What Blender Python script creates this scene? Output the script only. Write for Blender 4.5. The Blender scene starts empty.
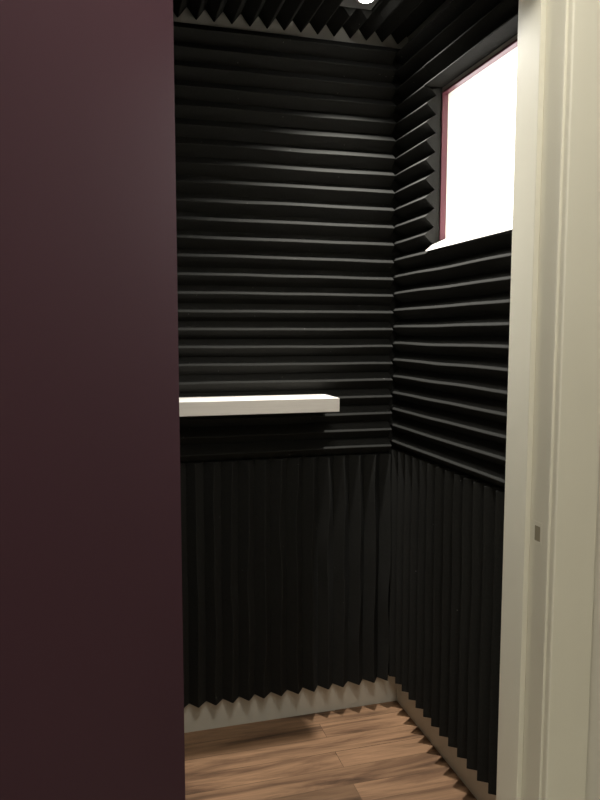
import bpy, bmesh, math, random
from mathutils import Vector, Matrix, noise
random.seed(3)
S = bpy.context.scene
COL = S.collection

# ------------------------------------------------------------------ materials
def mat(name, base, rough=0.6, spec=0.3, bump=None, var=None, metal=0.0):
    m = bpy.data.materials.new(name); m.use_nodes = True
    nt = m.node_tree; b = nt.nodes['Principled BSDF']
    b.inputs['Base Color'].default_value = (*base, 1)
    b.inputs['Roughness'].default_value = rough
    b.inputs['Specular IOR Level'].default_value = spec
    b.inputs['Metallic'].default_value = metal
    tc = nt.nodes.new('ShaderNodeTexCoord')
    if var:
        n = nt.nodes.new('ShaderNodeTexNoise'); n.inputs['Scale'].default_value = var[0]
        n.inputs['Detail'].default_value = 4
        nt.links.new(tc.outputs['Object'], n.inputs['Vector'])
        r = nt.nodes.new('ShaderNodeMixRGB'); r.blend_type = 'MIX'
        r.inputs[1].default_value = (*[c * (1 - var[1]) for c in base], 1)
        r.inputs[2].default_value = (*[min(1, c * (1 + var[1])) for c in base], 1)
        nt.links.new(n.outputs['Fac'], r.inputs[0])
        nt.links.new(r.outputs[0], b.inputs['Base Color'])
    if bump:
        n = nt.nodes.new('ShaderNodeTexNoise'); n.inputs['Scale'].default_value = bump[0]
        n.inputs['Detail'].default_value = 6
        nt.links.new(tc.outputs['Object'], n.inputs['Vector'])
        bp = nt.nodes.new('ShaderNodeBump'); bp.inputs['Strength'].default_value = bump[1]
        bp.inputs['Distance'].default_value = bump[2]
        nt.links.new(n.outputs['Fac'], bp.inputs['Height'])
        nt.links.new(bp.outputs['Normal'], b.inputs['Normal'])
    return m

def foam_material():
    m = mat('black_foam', (0.03, 0.03, 0.028), 0.95, 0.12, bump=(350, 0.5, 0.002))
    nt = m.node_tree; b = nt.nodes['Principled BSDF']
    tc = [n for n in nt.nodes if n.type == 'TEX_COORD'][0]
    v = nt.nodes.new('ShaderNodeTexVoronoi'); v.inputs['Scale'].default_value = 42
    nt.links.new(tc.outputs['Object'], v.inputs['Vector'])
    lt = nt.nodes.new('ShaderNodeMath'); lt.operation = 'LESS_THAN'; lt.inputs[1].default_value = 0.055
    nt.links.new(v.outputs['Distance'], lt.inputs[0])
    sel = nt.nodes.new('ShaderNodeSeparateColor'); nt.links.new(v.outputs['Color'], sel.inputs[0])
    g = nt.nodes.new('ShaderNodeMath'); g.operation = 'GREATER_THAN'; g.inputs[1].default_value = 0.86
    nt.links.new(sel.outputs[0], g.inputs[0])
    mu = nt.nodes.new('ShaderNodeMath'); mu.operation = 'MULTIPLY'
    nt.links.new(lt.outputs[0], mu.inputs[0]); nt.links.new(g.outputs[0], mu.inputs[1])
    n = nt.nodes.new('ShaderNodeTexNoise'); n.inputs['Scale'].default_value = 120; n.inputs['Detail'].default_value = 5
    nt.links.new(tc.outputs['Object'], n.inputs['Vector'])
    base = nt.nodes.new('ShaderNodeMixRGB'); nt.links.new(n.outputs['Fac'], base.inputs[0])
    base.inputs[1].default_value = (0.013, 0.013, 0.012, 1); base.inputs[2].default_value = (0.023, 0.023, 0.0215, 1)
    mx = nt.nodes.new('ShaderNodeMixRGB'); nt.links.new(mu.outputs[0], mx.inputs[0])
    nt.links.new(base.outputs[0], mx.inputs[1]); mx.inputs[2].default_value = (0.25, 0.25, 0.24, 1)   # lint specks
    nt.links.new(mx.outputs[0], b.inputs['Base Color'])
    return m

def wood_floor():
    m = bpy.data.materials.new('laminate_planks'); m.use_nodes = True
    nt = m.node_tree; N = nt.nodes; L = nt.links; b = N['Principled BSDF']
    tc = N.new('ShaderNodeTexCoord')
    mp = N.new('ShaderNodeMapping'); mp.inputs['Location'].default_value = (-0.105, 0.0, 0)
    L.new(tc.outputs['Object'], mp.inputs['Vector'])
    br = N.new('ShaderNodeTexBrick'); br.offset = 0.4; br.inputs['Scale'].default_value = 1
    br.inputs['Brick Width'].default_value = 1.1; br.inputs['Row Height'].default_value = 0.085
    br.inputs['Mortar Size'].default_value = 0.0012; br.inputs['Bias'].default_value = 0
    br.inputs['Color1'].default_value = (0, 0, 0, 1); br.inputs['Color2'].default_value = (1, 1, 1, 1)
    br.inputs['Mortar'].default_value = (0.5, 0.5, 0.5, 1)
    L.new(mp.outputs[0], br.inputs['Vector'])
    off = N.new('ShaderNodeVectorMath'); off.operation = 'SCALE'; off.inputs['Scale'].default_value = 7.0
    L.new(br.outputs['Color'], off.inputs[0])
    ad = N.new('ShaderNodeVectorMath'); L.new(mp.outputs[0], ad.inputs[0]); L.new(off.outputs[0], ad.inputs[1])
    st = N.new('ShaderNodeMapping'); st.inputs['Scale'].default_value = (1.3, 10, 1); L.new(ad.outputs[0], st.inputs['Vector'])
    n1 = N.new('ShaderNodeTexNoise'); n1.inputs['Scale'].default_value = 1.6; n1.inputs['Detail'].default_value = 8
    n1.inputs['Roughness'].default_value = 0.62; n1.inputs['Distortion'].default_value = 0.7
    L.new(st.outputs[0], n1.inputs['Vector'])
    cr = N.new('ShaderNodeValToRGB'); L.new(n1.outputs['Fac'], cr.inputs[0])
    e = cr.color_ramp.elements
    e[0].position = 0.30; e[0].color = (0.075, 0.042, 0.026, 1)
    e[1].position = 0.68; e[1].color = (0.47, 0.27, 0.155, 1)
    k = e.new(0.44); k.color = (0.24, 0.135, 0.078, 1)
    k = e.new(0.53); k.color = (0.37, 0.215, 0.122, 1)
    st2 = N.new('ShaderNodeMapping'); st2.inputs['Scale'].default_value = (6, 120, 1); L.new(ad.outputs[0], st2.inputs['Vector'])
    n2 = N.new('ShaderNodeTexNoise'); n2.inputs['Scale'].default_value = 1.5; n2.inputs['Detail'].default_value = 4
    L.new(st2.outputs[0], n2.inputs['Vector'])
    fin = N.new('ShaderNodeMapRange'); fin.inputs[3].default_value = 0.72; fin.inputs[4].default_value = 1.25
    L.new(n2.outputs['Fac'], fin.inputs[0])
    ton = N.new('ShaderNodeMapRange'); ton.inputs[3].default_value = 0.42; ton.inputs[4].default_value = 0.9
    L.new(br.outputs['Color'], ton.inputs[0])
    mm = N.new('ShaderNodeMath'); mm.operation = 'MULTIPLY'; L.new(fin.outputs[0], mm.inputs[0]); L.new(ton.outputs[0], mm.inputs[1])
    inv = N.new('ShaderNodeMapRange'); inv.inputs[3].default_value = 1.0; inv.inputs[4].default_value = 0.6
    L.new(br.outputs['Fac'], inv.inputs[0])
    m2 = N.new('ShaderNodeMath'); m2.operation = 'MULTIPLY'; L.new(mm.outputs[0], m2.inputs[0]); L.new(inv.outputs[0], m2.inputs[1])
    sc = N.new('ShaderNodeVectorMath'); sc.operation = 'SCALE'; L.new(cr.outputs[0], sc.inputs[0]); L.new(m2.outputs[0], sc.inputs['Scale'])
    L.new(sc.outputs[0], b.inputs['Base Color'])
    b.inputs['Roughness'].default_value = 0.5; b.inputs['Specular IOR Level'].default_value = 0.3
    return m

def glass():
    m = bpy.data.materials.new('clear_glass'); m.use_nodes = True
    nt = m.node_tree; nt.nodes.clear()
    o = nt.nodes.new('ShaderNodeOutputMaterial'); t = nt.nodes.new('ShaderNodeBsdfTransparent')
    g = nt.nodes.new('ShaderNodeBsdfGlossy'); g.inputs['Roughness'].default_value = 0.02
    mx = nt.nodes.new('ShaderNodeMixShader')
    mx.inputs[0].default_value = 0.04; nt.links.new(t.outputs[0], mx.inputs[1]); nt.links.new(g.outputs[0], mx.inputs[2])
    nt.links.new(mx.outputs[0], o.inputs[0])
    return m

def emit(name, col, s):
    m = bpy.data.materials.new(name); m.use_nodes = True
    b = m.node_tree.nodes['Principled BSDF']
    b.inputs['Base Color'].default_value = (*col, 1)
    b.inputs['Emission Color'].default_value = (*col, 1); b.inputs['Emission Strength'].default_value = s
    return m

FOAM = foam_material()
WALL = mat('grey_wall_paint', (0.42, 0.41, 0.385), 0.8, 0.2, bump=(60, 0.15, 0.001))
HALL = mat('beige_hall_paint', (0.66, 0.635, 0.56), 0.8, 0.2, bump=(60, 0.15, 0.001))
BASE = mat('baseboard_paint', (0.56, 0.54, 0.48), 0.5, 0.3, var=(20, 0.05))
TRIM = mat('cream_trim_paint', (0.72, 0.695, 0.59), 0.45, 0.35, bump=(25, 0.12, 0.002), var=(6, 0.03))
MAROON = mat('maroon_door_paint', (0.042, 0.0170, 0.0240), 0.8, 0.12, bump=(45, 0.12, 0.001), var=(3, 0.06))
WINMAR = mat('maroon_window_paint', (0.12, 0.034, 0.050), 0.4, 0.35, var=(8, 0.05))
WHITE = mat('white_window_paint', (0.85, 0.83, 0.79), 0.4, 0.3, var=(15, 0.02))
def shelf_mat():
    m = mat('white_laminate', (0.74, 0.70, 0.66), 0.45, 0.3)
    nt = m.node_tree; b = nt.nodes['Principled BSDF']; tc = [n for n in nt.nodes if n.type == 'TEX_COORD'][0]
    mp = nt.nodes.new('ShaderNodeMapping'); mp.inputs['Scale'].default_value = (6, 160, 160)
    nt.links.new(tc.outputs['Object'], mp.inputs[0])
    n = nt.nodes.new('ShaderNodeTexNoise'); n.inputs['Scale'].default_value = 1.2; nt.links.new(mp.outputs[0], n.inputs[0])
    r = nt.nodes.new('ShaderNodeMixRGB'); r.inputs[1].default_value = (0.66, 0.62, 0.58, 1); r.inputs[2].default_value = (0.78, 0.745, 0.70, 1)
    nt.links.new(n.outputs['Fac'], r.inputs[0]); nt.links.new(r.outputs[0], b.inputs['Base Color'])
    return m
SHELF = shelf_mat()
FLOOR = wood_floor()
GLASS = glass()
METAL = mat('brushed_metal', (0.45, 0.42, 0.36), 0.35, 0.5, metal=1.0, var=(30, 0.05))
RECESS = mat('latch_recess', (0.30, 0.27, 0.20), 0.8, 0.1)
HOUSING = mat('light_housing', (0.12, 0.12, 0.12), 0.5, 0.4)
LENS = emit('lamp_lens', (1.0, 0.97, 0.90), 60)
HLENS = emit('hall_lens', (1.0, 0.955, 0.86), 50)
HLENS2 = emit('hall_fill_lens', (1.0, 0.955, 0.86), 30)  # weaker emission for the added fill light

# ------------------------------------------------------------------ helpers
def obj(name, bm, m, parent=None, smooth=False, bevel=0.0):
    me = bpy.data.meshes.new(name); bmesh.ops.recalc_face_normals(bm, faces=bm.faces); bm.to_mesh(me); bm.free()
    me.materials.append(m)
    if smooth:
        for p in me.polygons: p.use_smooth = True
    o = bpy.data.objects.new(name, me); COL.objects.link(o)
    if parent: o.parent = parent
    if bevel:
        b = o.modifiers.new('bevel', 'BEVEL'); b.width = bevel; b.segments = 2; b.limit_method = 'ANGLE'
    return o

def boxes(*bs):
    bm = bmesh.new()
    for (x0, x1, y0, y1, z0, z1) in bs:
        r = bmesh.ops.create_cube(bm, size=1)
        for v in r['verts']:
            v.co = Vector(((x0 + x1) / 2 + v.co.x * (x1 - x0), (y0 + y1) / 2 + v.co.y * (y1 - y0), (z0 + z1) / 2 + v.co.z * (z1 - z0)))
    return bm

def struct(name, bm, m, parent=None, bevel=0.0):
    o = obj(name, bm, m, parent, bevel=bevel)
    if parent is None: o['kind'] = 'structure'
    return o

def empty(name, loc=(0, 0, 0), kind=None):
    o = bpy.data.objects.new(name, None); o.location = loc; COL.objects.link(o); o.empty_display_size = 0.05
    if kind: o['kind'] = kind
    return o

def tag(o, label, cat, group=None):
    o['label'] = label; o['category'] = cat
    if group: o['group'] = group
    return o

def prism(profile, axis, a0, a1):
    """extrude a closed 2D profile along axis 'x','y' or 'z'"""
    bm = bmesh.new(); rings = []
    for a in (a0, a1):
        vs = []
        for (p, q) in profile:
            co = {'x': (a, p, q), 'y': (p, a, q), 'z': (p, q, a)}[axis]
            vs.append(bm.verts.new(co))
        rings.append(vs)
    n = len(profile)
    for i in range(n):
        bm.faces.new((rings[0][i], rings[0][(i + 1) % n], rings[1][(i + 1) % n], rings[1][i]))
    bm.faces.new(rings[0]); bm.faces.new(rings[1])
    return bm

def cyl(c, r, d, axis='z', seg=32, r2=None):
    bm = bmesh.new()
    bmesh.ops.create_cone(bm, cap_ends=True, segments=seg, radius1=r, radius2=r if r2 is None else r2, depth=d)
    if axis == 'x': bmesh.ops.rotate(bm, verts=bm.verts, matrix=Matrix.Rotation(math.pi / 2, 3, 'Y'))
    if axis == 'y': bmesh.ops.rotate(bm, verts=bm.verts, matrix=Matrix.Rotation(math.pi / 2, 3, 'X'))
    bmesh.ops.translate(bm, verts=bm.verts, vec=c)
    return bm

def merge(a, b):
    me = bpy.data.meshes.new('tmp'); b.to_mesh(me); b.free(); a.from_mesh(me); bpy.data.meshes.remove(me); return a

# ------------------------------------------------------------------ wedge foam
P = 0.0565                     # ridge pitch
Z0 = 0.947                     # where the level ridges begin
ZTOP = Z0 + 24 * P
BD, TD = 0.026, 0.066          # backing thickness, ridge height
CEIL = (0.015, 0.052)
def depth(s, ph, BD=BD, TD=TD, P=P):
    f = ((s - ph) / P) % 1.0
    t = 1 - abs(f - 0.5) * 2           # 0 valley, 1 tip
    t = min(t, 1.0)
    d = BD + (TD - BD) * t
    return min(d, TD - 0.0022 + (d - TD + 0.0022) * 0.25) if d > TD - 0.0022 else d

def foam(name, place, s0, s1, l0, l1, ph, label, wave=0.0015, carve=None, seed=0, prof=(BD, TD), P=P, lip=None):
    """place(s, l, d) -> world; s runs across the ridges, l along them, d out of the wall"""
    bs = {s0, s1}; BD, TD = prof
    k = math.floor((s0 - ph) / P) - 1
    while ph + k * P < s1 + P:
        for f in (0, 0.25, 0.47, 0.5, 0.53, 0.75):
            s = ph + (k + f) * P
            if s0 + 1e-4 < s < s1 - 1e-4: bs.add(round(s, 6))
        k += 1
    ls = {l0, l1}
    n = max(4, int(abs(l1 - l0) / 0.03))
    for i in range(1, n): ls.add(l0 + (l1 - l0) * i / n)
    if carve:
        (ca, cb, la, lb) = carve
        for v in (ca - 5e-4, ca, cb, cb + 5e-4): bs.add(v)
        for v in (la, lb, la - 5e-4, lb + 5e-4):
            if l0 < v < l1: ls.add(v)
    if lip:                                   # the edge tucked behind the neighbouring panel is pressed flat
        tgt = ls if lip == 'l' else bs
        tgt.add(-0.0684); tgt.add(-0.0680)
    bs = sorted(bs); ls = sorted(ls)
    bm = bmesh.new(); grid = []; back = []
    for s in bs:
        row = math.floor((s - ph) / P)
        g, bk = [], []
        for l in ls:
            d = depth(s, ph, BD, TD, P)
            fr = (d - BD) / (TD - BD)
            w1 = noise.noise(Vector((l * 5.5, row * 1.73 + seed * 9.1, seed)))
            w2 = noise.noise(Vector((l * 4.0 + 31, row * 0.35 + seed * 5.3, seed + 7)))
            edge = min(1, min(s - s0, s1 - s) / 0.02) if (s1 - s0) > 0.05 else 0
            ss = s + wave * (w1 * 0.8 + w2 * 1.6) * max(0, edge) * (0.4 + 0.6 * fr)
            dd = d + wave * w2 * 0.9 * fr
            dd = min(dd, TD + 0.001)
            if lip and (l if lip == 'l' else s) > -0.0682:
                dd = min(dd, 0.0230); ss = s if lip == 's' else ss
            if carve and ca - 1e-5 <= s <= cb + 1e-5 and la - 1e-5 <= l <= lb + 1e-5:
                dd = min(dd, 0.012); ss = s
            elif carve and ca - 0.02 < s < cb + 0.02: ss = s
            g.append(bm.verts.new(place(ss, l, dd))); bk.append(None)
        grid.append(g)
    for s in (bs[0], bs[-1]):
        back.append([bm.verts.new(place(s, l, 0.0012)) for l in ls])
    lb0 = [bm.verts.new(place(s, ls[0], 0.0012)) for s in bs[1:-1]]
    lb1 = [bm.verts.new(place(s, ls[-1], 0.0012)) for s in bs[1:-1]]
    lb0 = [back[0][0]] + lb0 + [back[1][0]]; lb1 = [back[0][-1]] + lb1 + [back[1][-1]]
    for i in range(len(bs) - 1):
        for j in range(len(ls) - 1):
            bm.faces.new((grid[i][j], grid[i + 1][j], grid[i + 1][j + 1], grid[i][j + 1]))
        bm.faces.new((grid[i][0], lb0[i], lb0[i + 1], grid[i + 1][0]))
        bm.faces.new((grid[i][-1], grid[i + 1][-1], lb1[i + 1], lb1[i]))
    for j in range(len(ls) - 1):
        bm.faces.new((grid[0][j], grid[0][j + 1], back[0][j + 1], back[0][j]))
        bm.faces.new((grid[-1][j], back[1][j], back[1][j + 1], grid[-1][j + 1]))
    bm.faces.new(lb0[::1] if False else [back[0][j] for j in range(len(ls))] + lb1[1:-1] + [back[1][j] for j in reversed(range(len(ls)))] + lb0[1:-1][::-1])
    o = obj('foam_panel', bm, FOAM)
    return tag(o, label, 'foam panel', 'black wedge foam panels lining the booth')

XL = -1.00                      # booth left wall
YF = -0.83                      # booth inner front
backH = lambda s, l, d: (l, -d, s)
backV = lambda s, l, d: (s, -d, l)
rightH = lambda s, l, d: (-d, l, s)
rightV = lambda s, l, d: (-d, s, l)
leftH = lambda s, l, d: (XL + d, l, s)
leftV = lambda s, l, d: (XL + d, s, l)
ZC = 2.377
CPH = -0.4086                     # phase of the ceiling ridges
ceilP = lambda s, l, d: (s, l, ZC - d)
E = 0.0005
ZM = Z0 + 12 * P
PB = 0.0572; ZB0 = 0.932; ZBM = ZB0 + 12 * PB; ZBT = ZB0 + 24 * PB    # the back wall's panels hang a little lower
BB = 0.108                      # baseboard height
WY, WZ0, WZ1 = -0.265, 1.634, 2.092
SX, SY, SZ0, SZ1 = -0.309, -0.205, 1.1035, 1.1470   # shelf right end, front, bottom, top

foam('foam_panel', backH, ZBM + E, ZBT, XL + 0.002, -0.0020, ZB0, 'upper black foam panel with level ridges on the back wall, up under the ceiling', seed=1, P=PB, lip='l')
foam('foam_panel', backH, ZB0 + E, ZBM - E, XL + 0.002, -0.0020, ZB0, 'black foam panel with level ridges on the back wall, behind and above the white shelf', seed=2, P=PB, lip='l',
     carve=(SZ0 - 0.001, SZ1 + 0.001, XL - 1, SX + 0.001))
foam('foam_panel', backV, XL + 0.0705, -0.0020, BB + 0.001, ZB0 - E, -0.0975, 'black foam panel with upright ridges low on the back wall, under the white shelf', wave=0.0055, seed=3, lip='s')
foam('foam_panel', rightH, Z0 + E, ZM - E, YF + 0.002, -0.0250, Z0, 'black foam panel with level ridges on the right wall, directly below the bright window', seed=4, wave=0.0012)
foam('foam_panel', rightV, YF + 0.002, -0.0250, BB + 0.014, Z0 - E, -0.0250, 'black foam panel with upright ridges low on the right wall, beside the door frame', wave=0.002, seed=5)
cutH = lambda s, l, d: (-d, l - (0.024 * d / TD * max(0, (-l - 0.2) / 0.065) if s < WZ1 + 0.005 else 0), s)
foam('foam_panel', cutH, ZM + E, ZTOP, WY, -0.0250, Z0, 'short cut black foam panel between the back corner and the left side of the window', seed=6)
foam('foam_panel', rightH, WZ1 + 0.012, ZTOP, YF + 0.002, WY - E, Z0, 'narrow strip of black foam on the right wall above the window', seed=7)
# left wall of the booth (behind the open door)
foam('foam_panel', leftH, ZM + E, ZTOP, YF + 0.002, -0.0690, Z0, 'upper black foam panel on the left booth wall, behind the maroon door', seed=8)
foam('foam_panel', leftH, Z0 + E, ZM - E, YF + 0.002, -0.21, Z0, 'middle black foam panel on the left booth wall, behind the maroon door', seed=9)
foam('foam_panel', leftV, YF + 0.002, -0.0020, BB + 0.001, Z0 - E, -0.03, 'low black foam panel with upright ridges on the left booth wall, behind the maroon door', seed=10)
# ceiling
LX0, LX1, LY0, LY1 = -0.312, -0.198, -0.375, -0.163     # bay of the lamp
foam('foam_panel', ceilP, XL + 0.002, LX0 - 0.002, YF + 0.002, -0.004, CPH, 'large black foam panel on the ceiling, left of the lamp', seed=11, prof=CEIL, P=0.0568)
foam('foam_panel', ceilP, LX0 - 0.001, -0.004, LY1 + 0.004, -0.004, CPH, 'small piece of black ceiling foam between the lamp and the back wall', seed=12, prof=CEIL, P=0.0568)
foam('foam_panel', ceilP, LX0 - 0.001, -0.004, YF + 0.002, LY0 - 0.004, CPH, 'piece of black ceiling foam in front of the lamp, above the window', seed=13, prof=CEIL, P=0.0568)
foam('foam_panel', ceilP, LX1 + 0.003, -0.004, LY0 - 0.003, LY1 + 0.003, CPH, 'narrow piece of black ceiling foam between the lamp and the right wall', seed=14, prof=CEIL, P=0.0568)

# ------------------------------------------------------------------ setting
HX0, HX1, HY0, HZ = -2.3, 1.2, -3.6, 2.55
struct('floor', boxes((HX0, HX1, -0.94, 0.0, -0.06, 0.0)), FLOOR)
struct('floor_hall', boxes((HX0, HX1, HY0, -0.9402, -0.06, 0.0)), mat('pale_hall_bounce', (0.56, 0.54, 0.48), 0.6, 0.3, var=(5, 0.08)))  # floor out of view, made pale to bounce light up the casing
struct('wall_back', boxes((XL - 0.1, 0.045, 0.0, 0.1, -0.06, HZ)), WALL)
struct('wall_left', boxes((XL - 0.1, XL, YF - 0.02, 0.0, -0.06, HZ)), WALL)
WE = -0.760                                                # near edge of the window
struct('wall_right', boxes((0, 0.045, WY, 0.0, -0.06, HZ), (0, 0.045, YF - 0.02, WE, -0.06, HZ),
                           (0, 0.045, WE, WY, -0.06, WZ0), (0, 0.045, WE, WY, WZ1, HZ)), WALL)
struct('ceiling', boxes((XL, 0.0, YF, 0.0, ZC, HZ)), WALL)
JY0, JY1 = -1.005, -0.85                                   # door frame, near and far edge
DXL, DXR, DZ = -0.943, -0.100, 2.130
WT = (JY1 + 0.01, JY0)
struct('wall_front', boxes((DXR + 0.018, HX1, WT[1], YF, -0.06, HZ), (HX0, DXL - 0.018, WT[1], YF, -0.06, HZ),
                           (DXL - 0.018, DXR + 0.018, WT[1], YF, DZ + 0.018, HZ)), HALL)
struct('wall_hall_rear', boxes((HX0 - 0.1, HX1 + 0.1, HY0 - 0.1, HY0, -0.06, HZ)), HALL)
struct('wall_hall_left', boxes((HX0 - 0.1, HX0, HY0, YF, -0.06, HZ)), HALL)
struct('wall_hall_right', boxes((HX1, HX1 + 0.1, HY0, YF, -0.06, HZ)), HALL)
struct('ceiling_hall', boxes((HX0 - 0.1, HX1 + 0.1, HY0 - 0.1, YF, HZ, HZ + 0.08)), HALL)

def base_profile(flip):      # (out, z)
    return [(0, 0), (0.013, 0), (0.013, BB - 0.012), (0.009, BB - 0.003), (0.005, BB), (0, BB)]
struct('baseboard_back', prism([(-o, z) for o, z in base_profile(0)], 'x', XL + 0.0135, -0.0002), BASE)
struct('baseboard_right', prism([(-o, z) for o, z in base_profile(0)], 'y', YF, -0.0135), BASE)
struct('baseboard_left', prism([(XL + o, z) for o, z in base_profile(0)], 'y', YF, -0.0002), BASE)

# window: maroon lining, white stop, glass, white slope that paints window light onto the foam's top ridge
win = empty('window_1', (0.0, (WY + WE) / 2, WZ0), 'structure')
def child(name, bm, m, parent, bevel=0.0, smooth=False):
    o = obj(name, bm, m, parent, bevel=bevel, smooth=smooth)
    root = parent; loc = Vector()
    while root: loc += root.location; root = root.parent
    for v in o.data.vertices: v.co -= loc
    return o
def ring(x0, x1, y0, y1, z0, z1, t):
    return boxes((x0, x1, y0, y1, z0, z0 + t), (x0, x1, y0, y1, z1 - t, z1), (x0, x1, y0, y0 + t, z0 + t, z1 - t), (x0, x1, y1 - t, y1, z0 + t, z1 - t))
child('window_lining', ring(-0.004, 0.015, WE, WY, WZ0, WZ1, 0.007), WINMAR, win, 0.001)
fr = child('window_stop', ring(0.015, 0.0450, WE, WY, WZ0, WZ1, 0.0075), WHITE, win, 0.001)
child('window_pane', boxes((0.017, 0.021, WE + 0.008, WY - 0.008, WZ0 + 0.008, WZ1 - 0.008)), GLASS, win)
lit_slope = child('lit_foam_slope', prism([(0.014, WZ0 + 0.0075), (-0.0045, WZ0 + 0.0055), (-0.030, WZ0 - 0.0095), (-0.066, WZ0 - 0.0300), (-0.066, WZ0 - 0.032), (-0.036, WZ0 - 0.009), (-0.0045, WZ0 - 0.004)], 'y', YF + 0.003, WY + 0.0005), WHITE, win, 0.0)
for v in lit_slope.data.vertices:
    if v.co.y + win.location.y > WY - 0.01: v.co.y -= 0.036 * max(0, -v.co.x - 0.002) / 0.066

# door frame
frame = empty('trim_1', (DXR, JY0, 0), 'structure')
t = 0.018
child('jamb', boxes((DXR, DXR + t, JY0, JY1, 0, DZ)), TRIM, frame, 0.0018)
child('jamb', boxes((DXL - t, DXL, JY0, JY1, 0, DZ)), TRIM, frame, 0.0018)
child('head_jamb', boxes((DXL - t, DXR + t, JY0, JY1, DZ, DZ + t)), TRIM, frame, 0.0018)
ST = -0.938
child('door_stop', boxes((DXR - 0.014, DXR, ST, JY1, 0, DZ - 0.014)), TRIM, frame, 0.002)
child('door_stop', boxes((DXL, DXL + 0.014, ST, JY1, 0, DZ - 0.014)), TRIM, frame, 0.002)
child('door_stop', boxes((DXL, DXR, ST, JY1, DZ - 0.014, DZ)), TRIM, frame, 0.002)
def casing(x0, x1):          # stepped casing profile seen from above, x0 = opening side
    s = 1 if x1 > x0 else -1
    w = abs(x1 - x0)
    pts = [(0, 0), (0, -0.0120), (0.0015, -0.0150), (0.004, -0.0160), (w - 0.012, -0.0172), (w - 0.003, -0.0172), (w, -0.0145), (w, 0)]
    return [(x0 + s * a, JY0 - 0.0002 + b) for a, b in pts]
child('casing', prism(casing(DXR + 0.0055, 0.0125), 'z', 0, DZ + 0.07), TRIM, frame)
child('casing', prism(casing(DXL - 0.0055, DXL - 0.118), 'z', 0, DZ + 0.07), TRIM, frame)
child('head_casing', boxes((DXL - 0.0085, DXR + 0.0085, JY0 - 0.0165, JY0 - 0.0002, DZ + 0.007, DZ + 0.07)), TRIM, frame, 0.003)
# strike plate, painted over, with the latch hole
sp = boxes((DXR - 0.0006, DXR - 0.0001, -0.982, -0.948, 0.876, 0.886), (DXR - 0.0006, DXR - 0.0001, -0.982, -0.948, 0.920, 0.930),
           (DXR - 0.0006, DXR - 0.0001, -0.982, -0.976, 0.886, 0.920), (DXR - 0.0006, DXR - 0.0001, -0.956, -0.948, 0.886, 0.920))
pl = child('strike_plate', sp, TRIM, frame, 0.0004)
o = obj('latch_hole', boxes((DXR - 0.0004, DXR - 0.0001, -0.976, -0.956, 0.886, 0.920)), RECESS, pl)
for v in o.data.vertices: v.co -= frame.location

# open maroon door, hinged on the left of the opening
door = empty('door_1', (-0.9385, -1.014, 0.0), 'structure')
A = math.radians(-120)
door.rotation_euler = (0, 0, A)
DW = 0.825
leaf = obj('door_leaf', boxes((0.003, DW, 0.0, 0.045, 0.008, 2.110)), MAROON, door, bevel=0.0015)
h = cyl((DW - 0.065, 0.045 + 0.004, 0.91), 0.026, 0.008, 'y')
h = merge(h, cyl((DW - 0.065, 0.045 + 0.025, 0.91), 0.010, 0.04, 'y'))
hb = boxes((DW - 0.18, DW - 0.055, 0.045 + 0.036, 0.045 + 0.052, 0.90, 0.92)); h = merge(h, hb)
obj('door_handle', h, METAL, leaf, bevel=0.001)
for z in (0.25, 1.05, 1.85):
    hb = cyl((0.0, -0.003, z), 0.0065, 0.09, 'z', 16)
    obj('hinge', hb, METAL, door)

# ------------------------------------------------------------------ things
sh = obj('floating_shelf', boxes((XL + 0.0545, SX, SY, -0.0135, SZ0, SZ1)), SHELF, bevel=0.0012)
tag(sh, 'thick white floating shelf on the back wall of foam', 'shelf')

lamp = empty('ceiling_lamp', ((LX0 + LX1) / 2, (LY0 + LY1) / 2, ZC))
tag(lamp, 'small bright lamp on the black foam ceiling near the corner', 'lamp')
LC = (-0.2475, -0.246)
lz = 2.349
child('housing', boxes((LX0 + 0.004, LX1 - 0.002, LY0 + 0.004, LY1 - 0.002, lz, ZC)), HOUSING, lamp, 0.004)
child('lens_ring', cyl((LC[0], LC[1], lz - 0.003), 0.032, 0.006, 'z', 40, ), METAL, lamp, 0.001)
bm = bmesh.new()
bmesh.ops.create_uvsphere(bm, u_segments=32, v_segments=16, radius=0.022)
for v in bm.verts: v.co.z = min(0, v.co.z) * 0.28
bmesh.ops.remove_doubles(bm, verts=bm.verts, dist=1e-5)
bmesh.ops.translate(bm, verts=bm.verts, vec=(LC[0], LC[1], lz - 0.006))
child('lens', bm, LENS, lamp, smooth=True)

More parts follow.
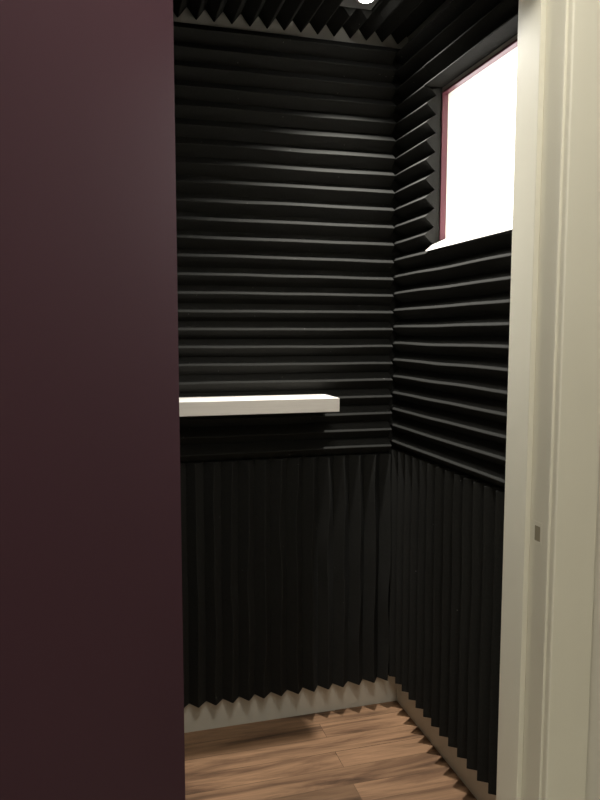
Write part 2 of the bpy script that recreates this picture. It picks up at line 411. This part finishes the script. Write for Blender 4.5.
sl = bpy.data.lights.new('lamp_beam', 'SPOT'); so = bpy.data.objects.new('lamp_beam', sl); COL.objects.link(so)
sl.energy = 165; sl.color = (1.0, 0.97, 0.90); sl.spot_size = math.radians(112); sl.spot_blend = 1.0; sl.shadow_soft_size = 0.03
so.rotation_euler = (math.radians(-16), 0, 0); so.parent = lamp; so.location = Vector((LC[0], LC[1], lz - 0.022)) - lamp.location

def hall_light(x, y, label, lens):
    h = empty('hallway_ceiling_light', (x, y, HZ))
    tag(h, label, 'ceiling light', 'flush round ceiling lights in the hallway')
    child('light_pan', cyl((x, y, HZ - 0.012), 0.19, 0.024, 'z', 48), TRIM, h, 0.003)
    child('diffuser', cyl((x, y, HZ - 0.032), 0.165, 0.016, 'z', 48, 0.175), lens, h, 0.004)
hall_light(-0.60, -1.55, 'flush round ceiling light in the hallway just outside the booth door', HLENS)
hall_light(-0.70, -2.75, 'added unseen fill light on the hallway ceiling, further from the booth', HLENS2)  # added out of view for frontal light on the door casing

# ------------------------------------------------------------------ white backdrop standing in for the bright room beyond the window
w = bpy.data.worlds.new('window_backdrop'); S.world = w; w.use_nodes = True
bg = w.node_tree.nodes['Background']
bg.inputs[0].default_value = (1.0, 0.975, 0.95, 1); bg.inputs[1].default_value = 5.0

# ------------------------------------------------------------------ camera
cam = bpy.data.cameras.new('camera'); co = bpy.data.objects.new('camera', cam); COL.objects.link(co)
f, pit, yaw, rol = 705.38, 0.093701, 0.275943, 0.00054
cam.sensor_fit = 'VERTICAL'; cam.sensor_height = 24; cam.sensor_width = 18
cam.lens = 24 * f / 800; cam.clip_start = 0.02
fw = Vector((math.sin(yaw) * math.cos(pit), math.cos(yaw) * math.cos(pit), -math.sin(pit)))
r = Vector((math.cos(yaw), -math.sin(yaw), 0)); u = r.cross(fw)
r2 = math.cos(rol) * r + math.sin(rol) * u; u2 = -math.sin(rol) * r + math.cos(rol) * u
M = Matrix((r2, u2, -fw)).transposed().to_4x4(); M.translation = Vector((-1.03656, -2.31266, 1.35))
co.matrix_world = M
S.camera = co
vs = S.view_settings
vs.view_transform = 'Standard'; vs.look = 'None'; vs.gamma = 1; vs.use_curve_mapping = False; vs.exposure = 0.0
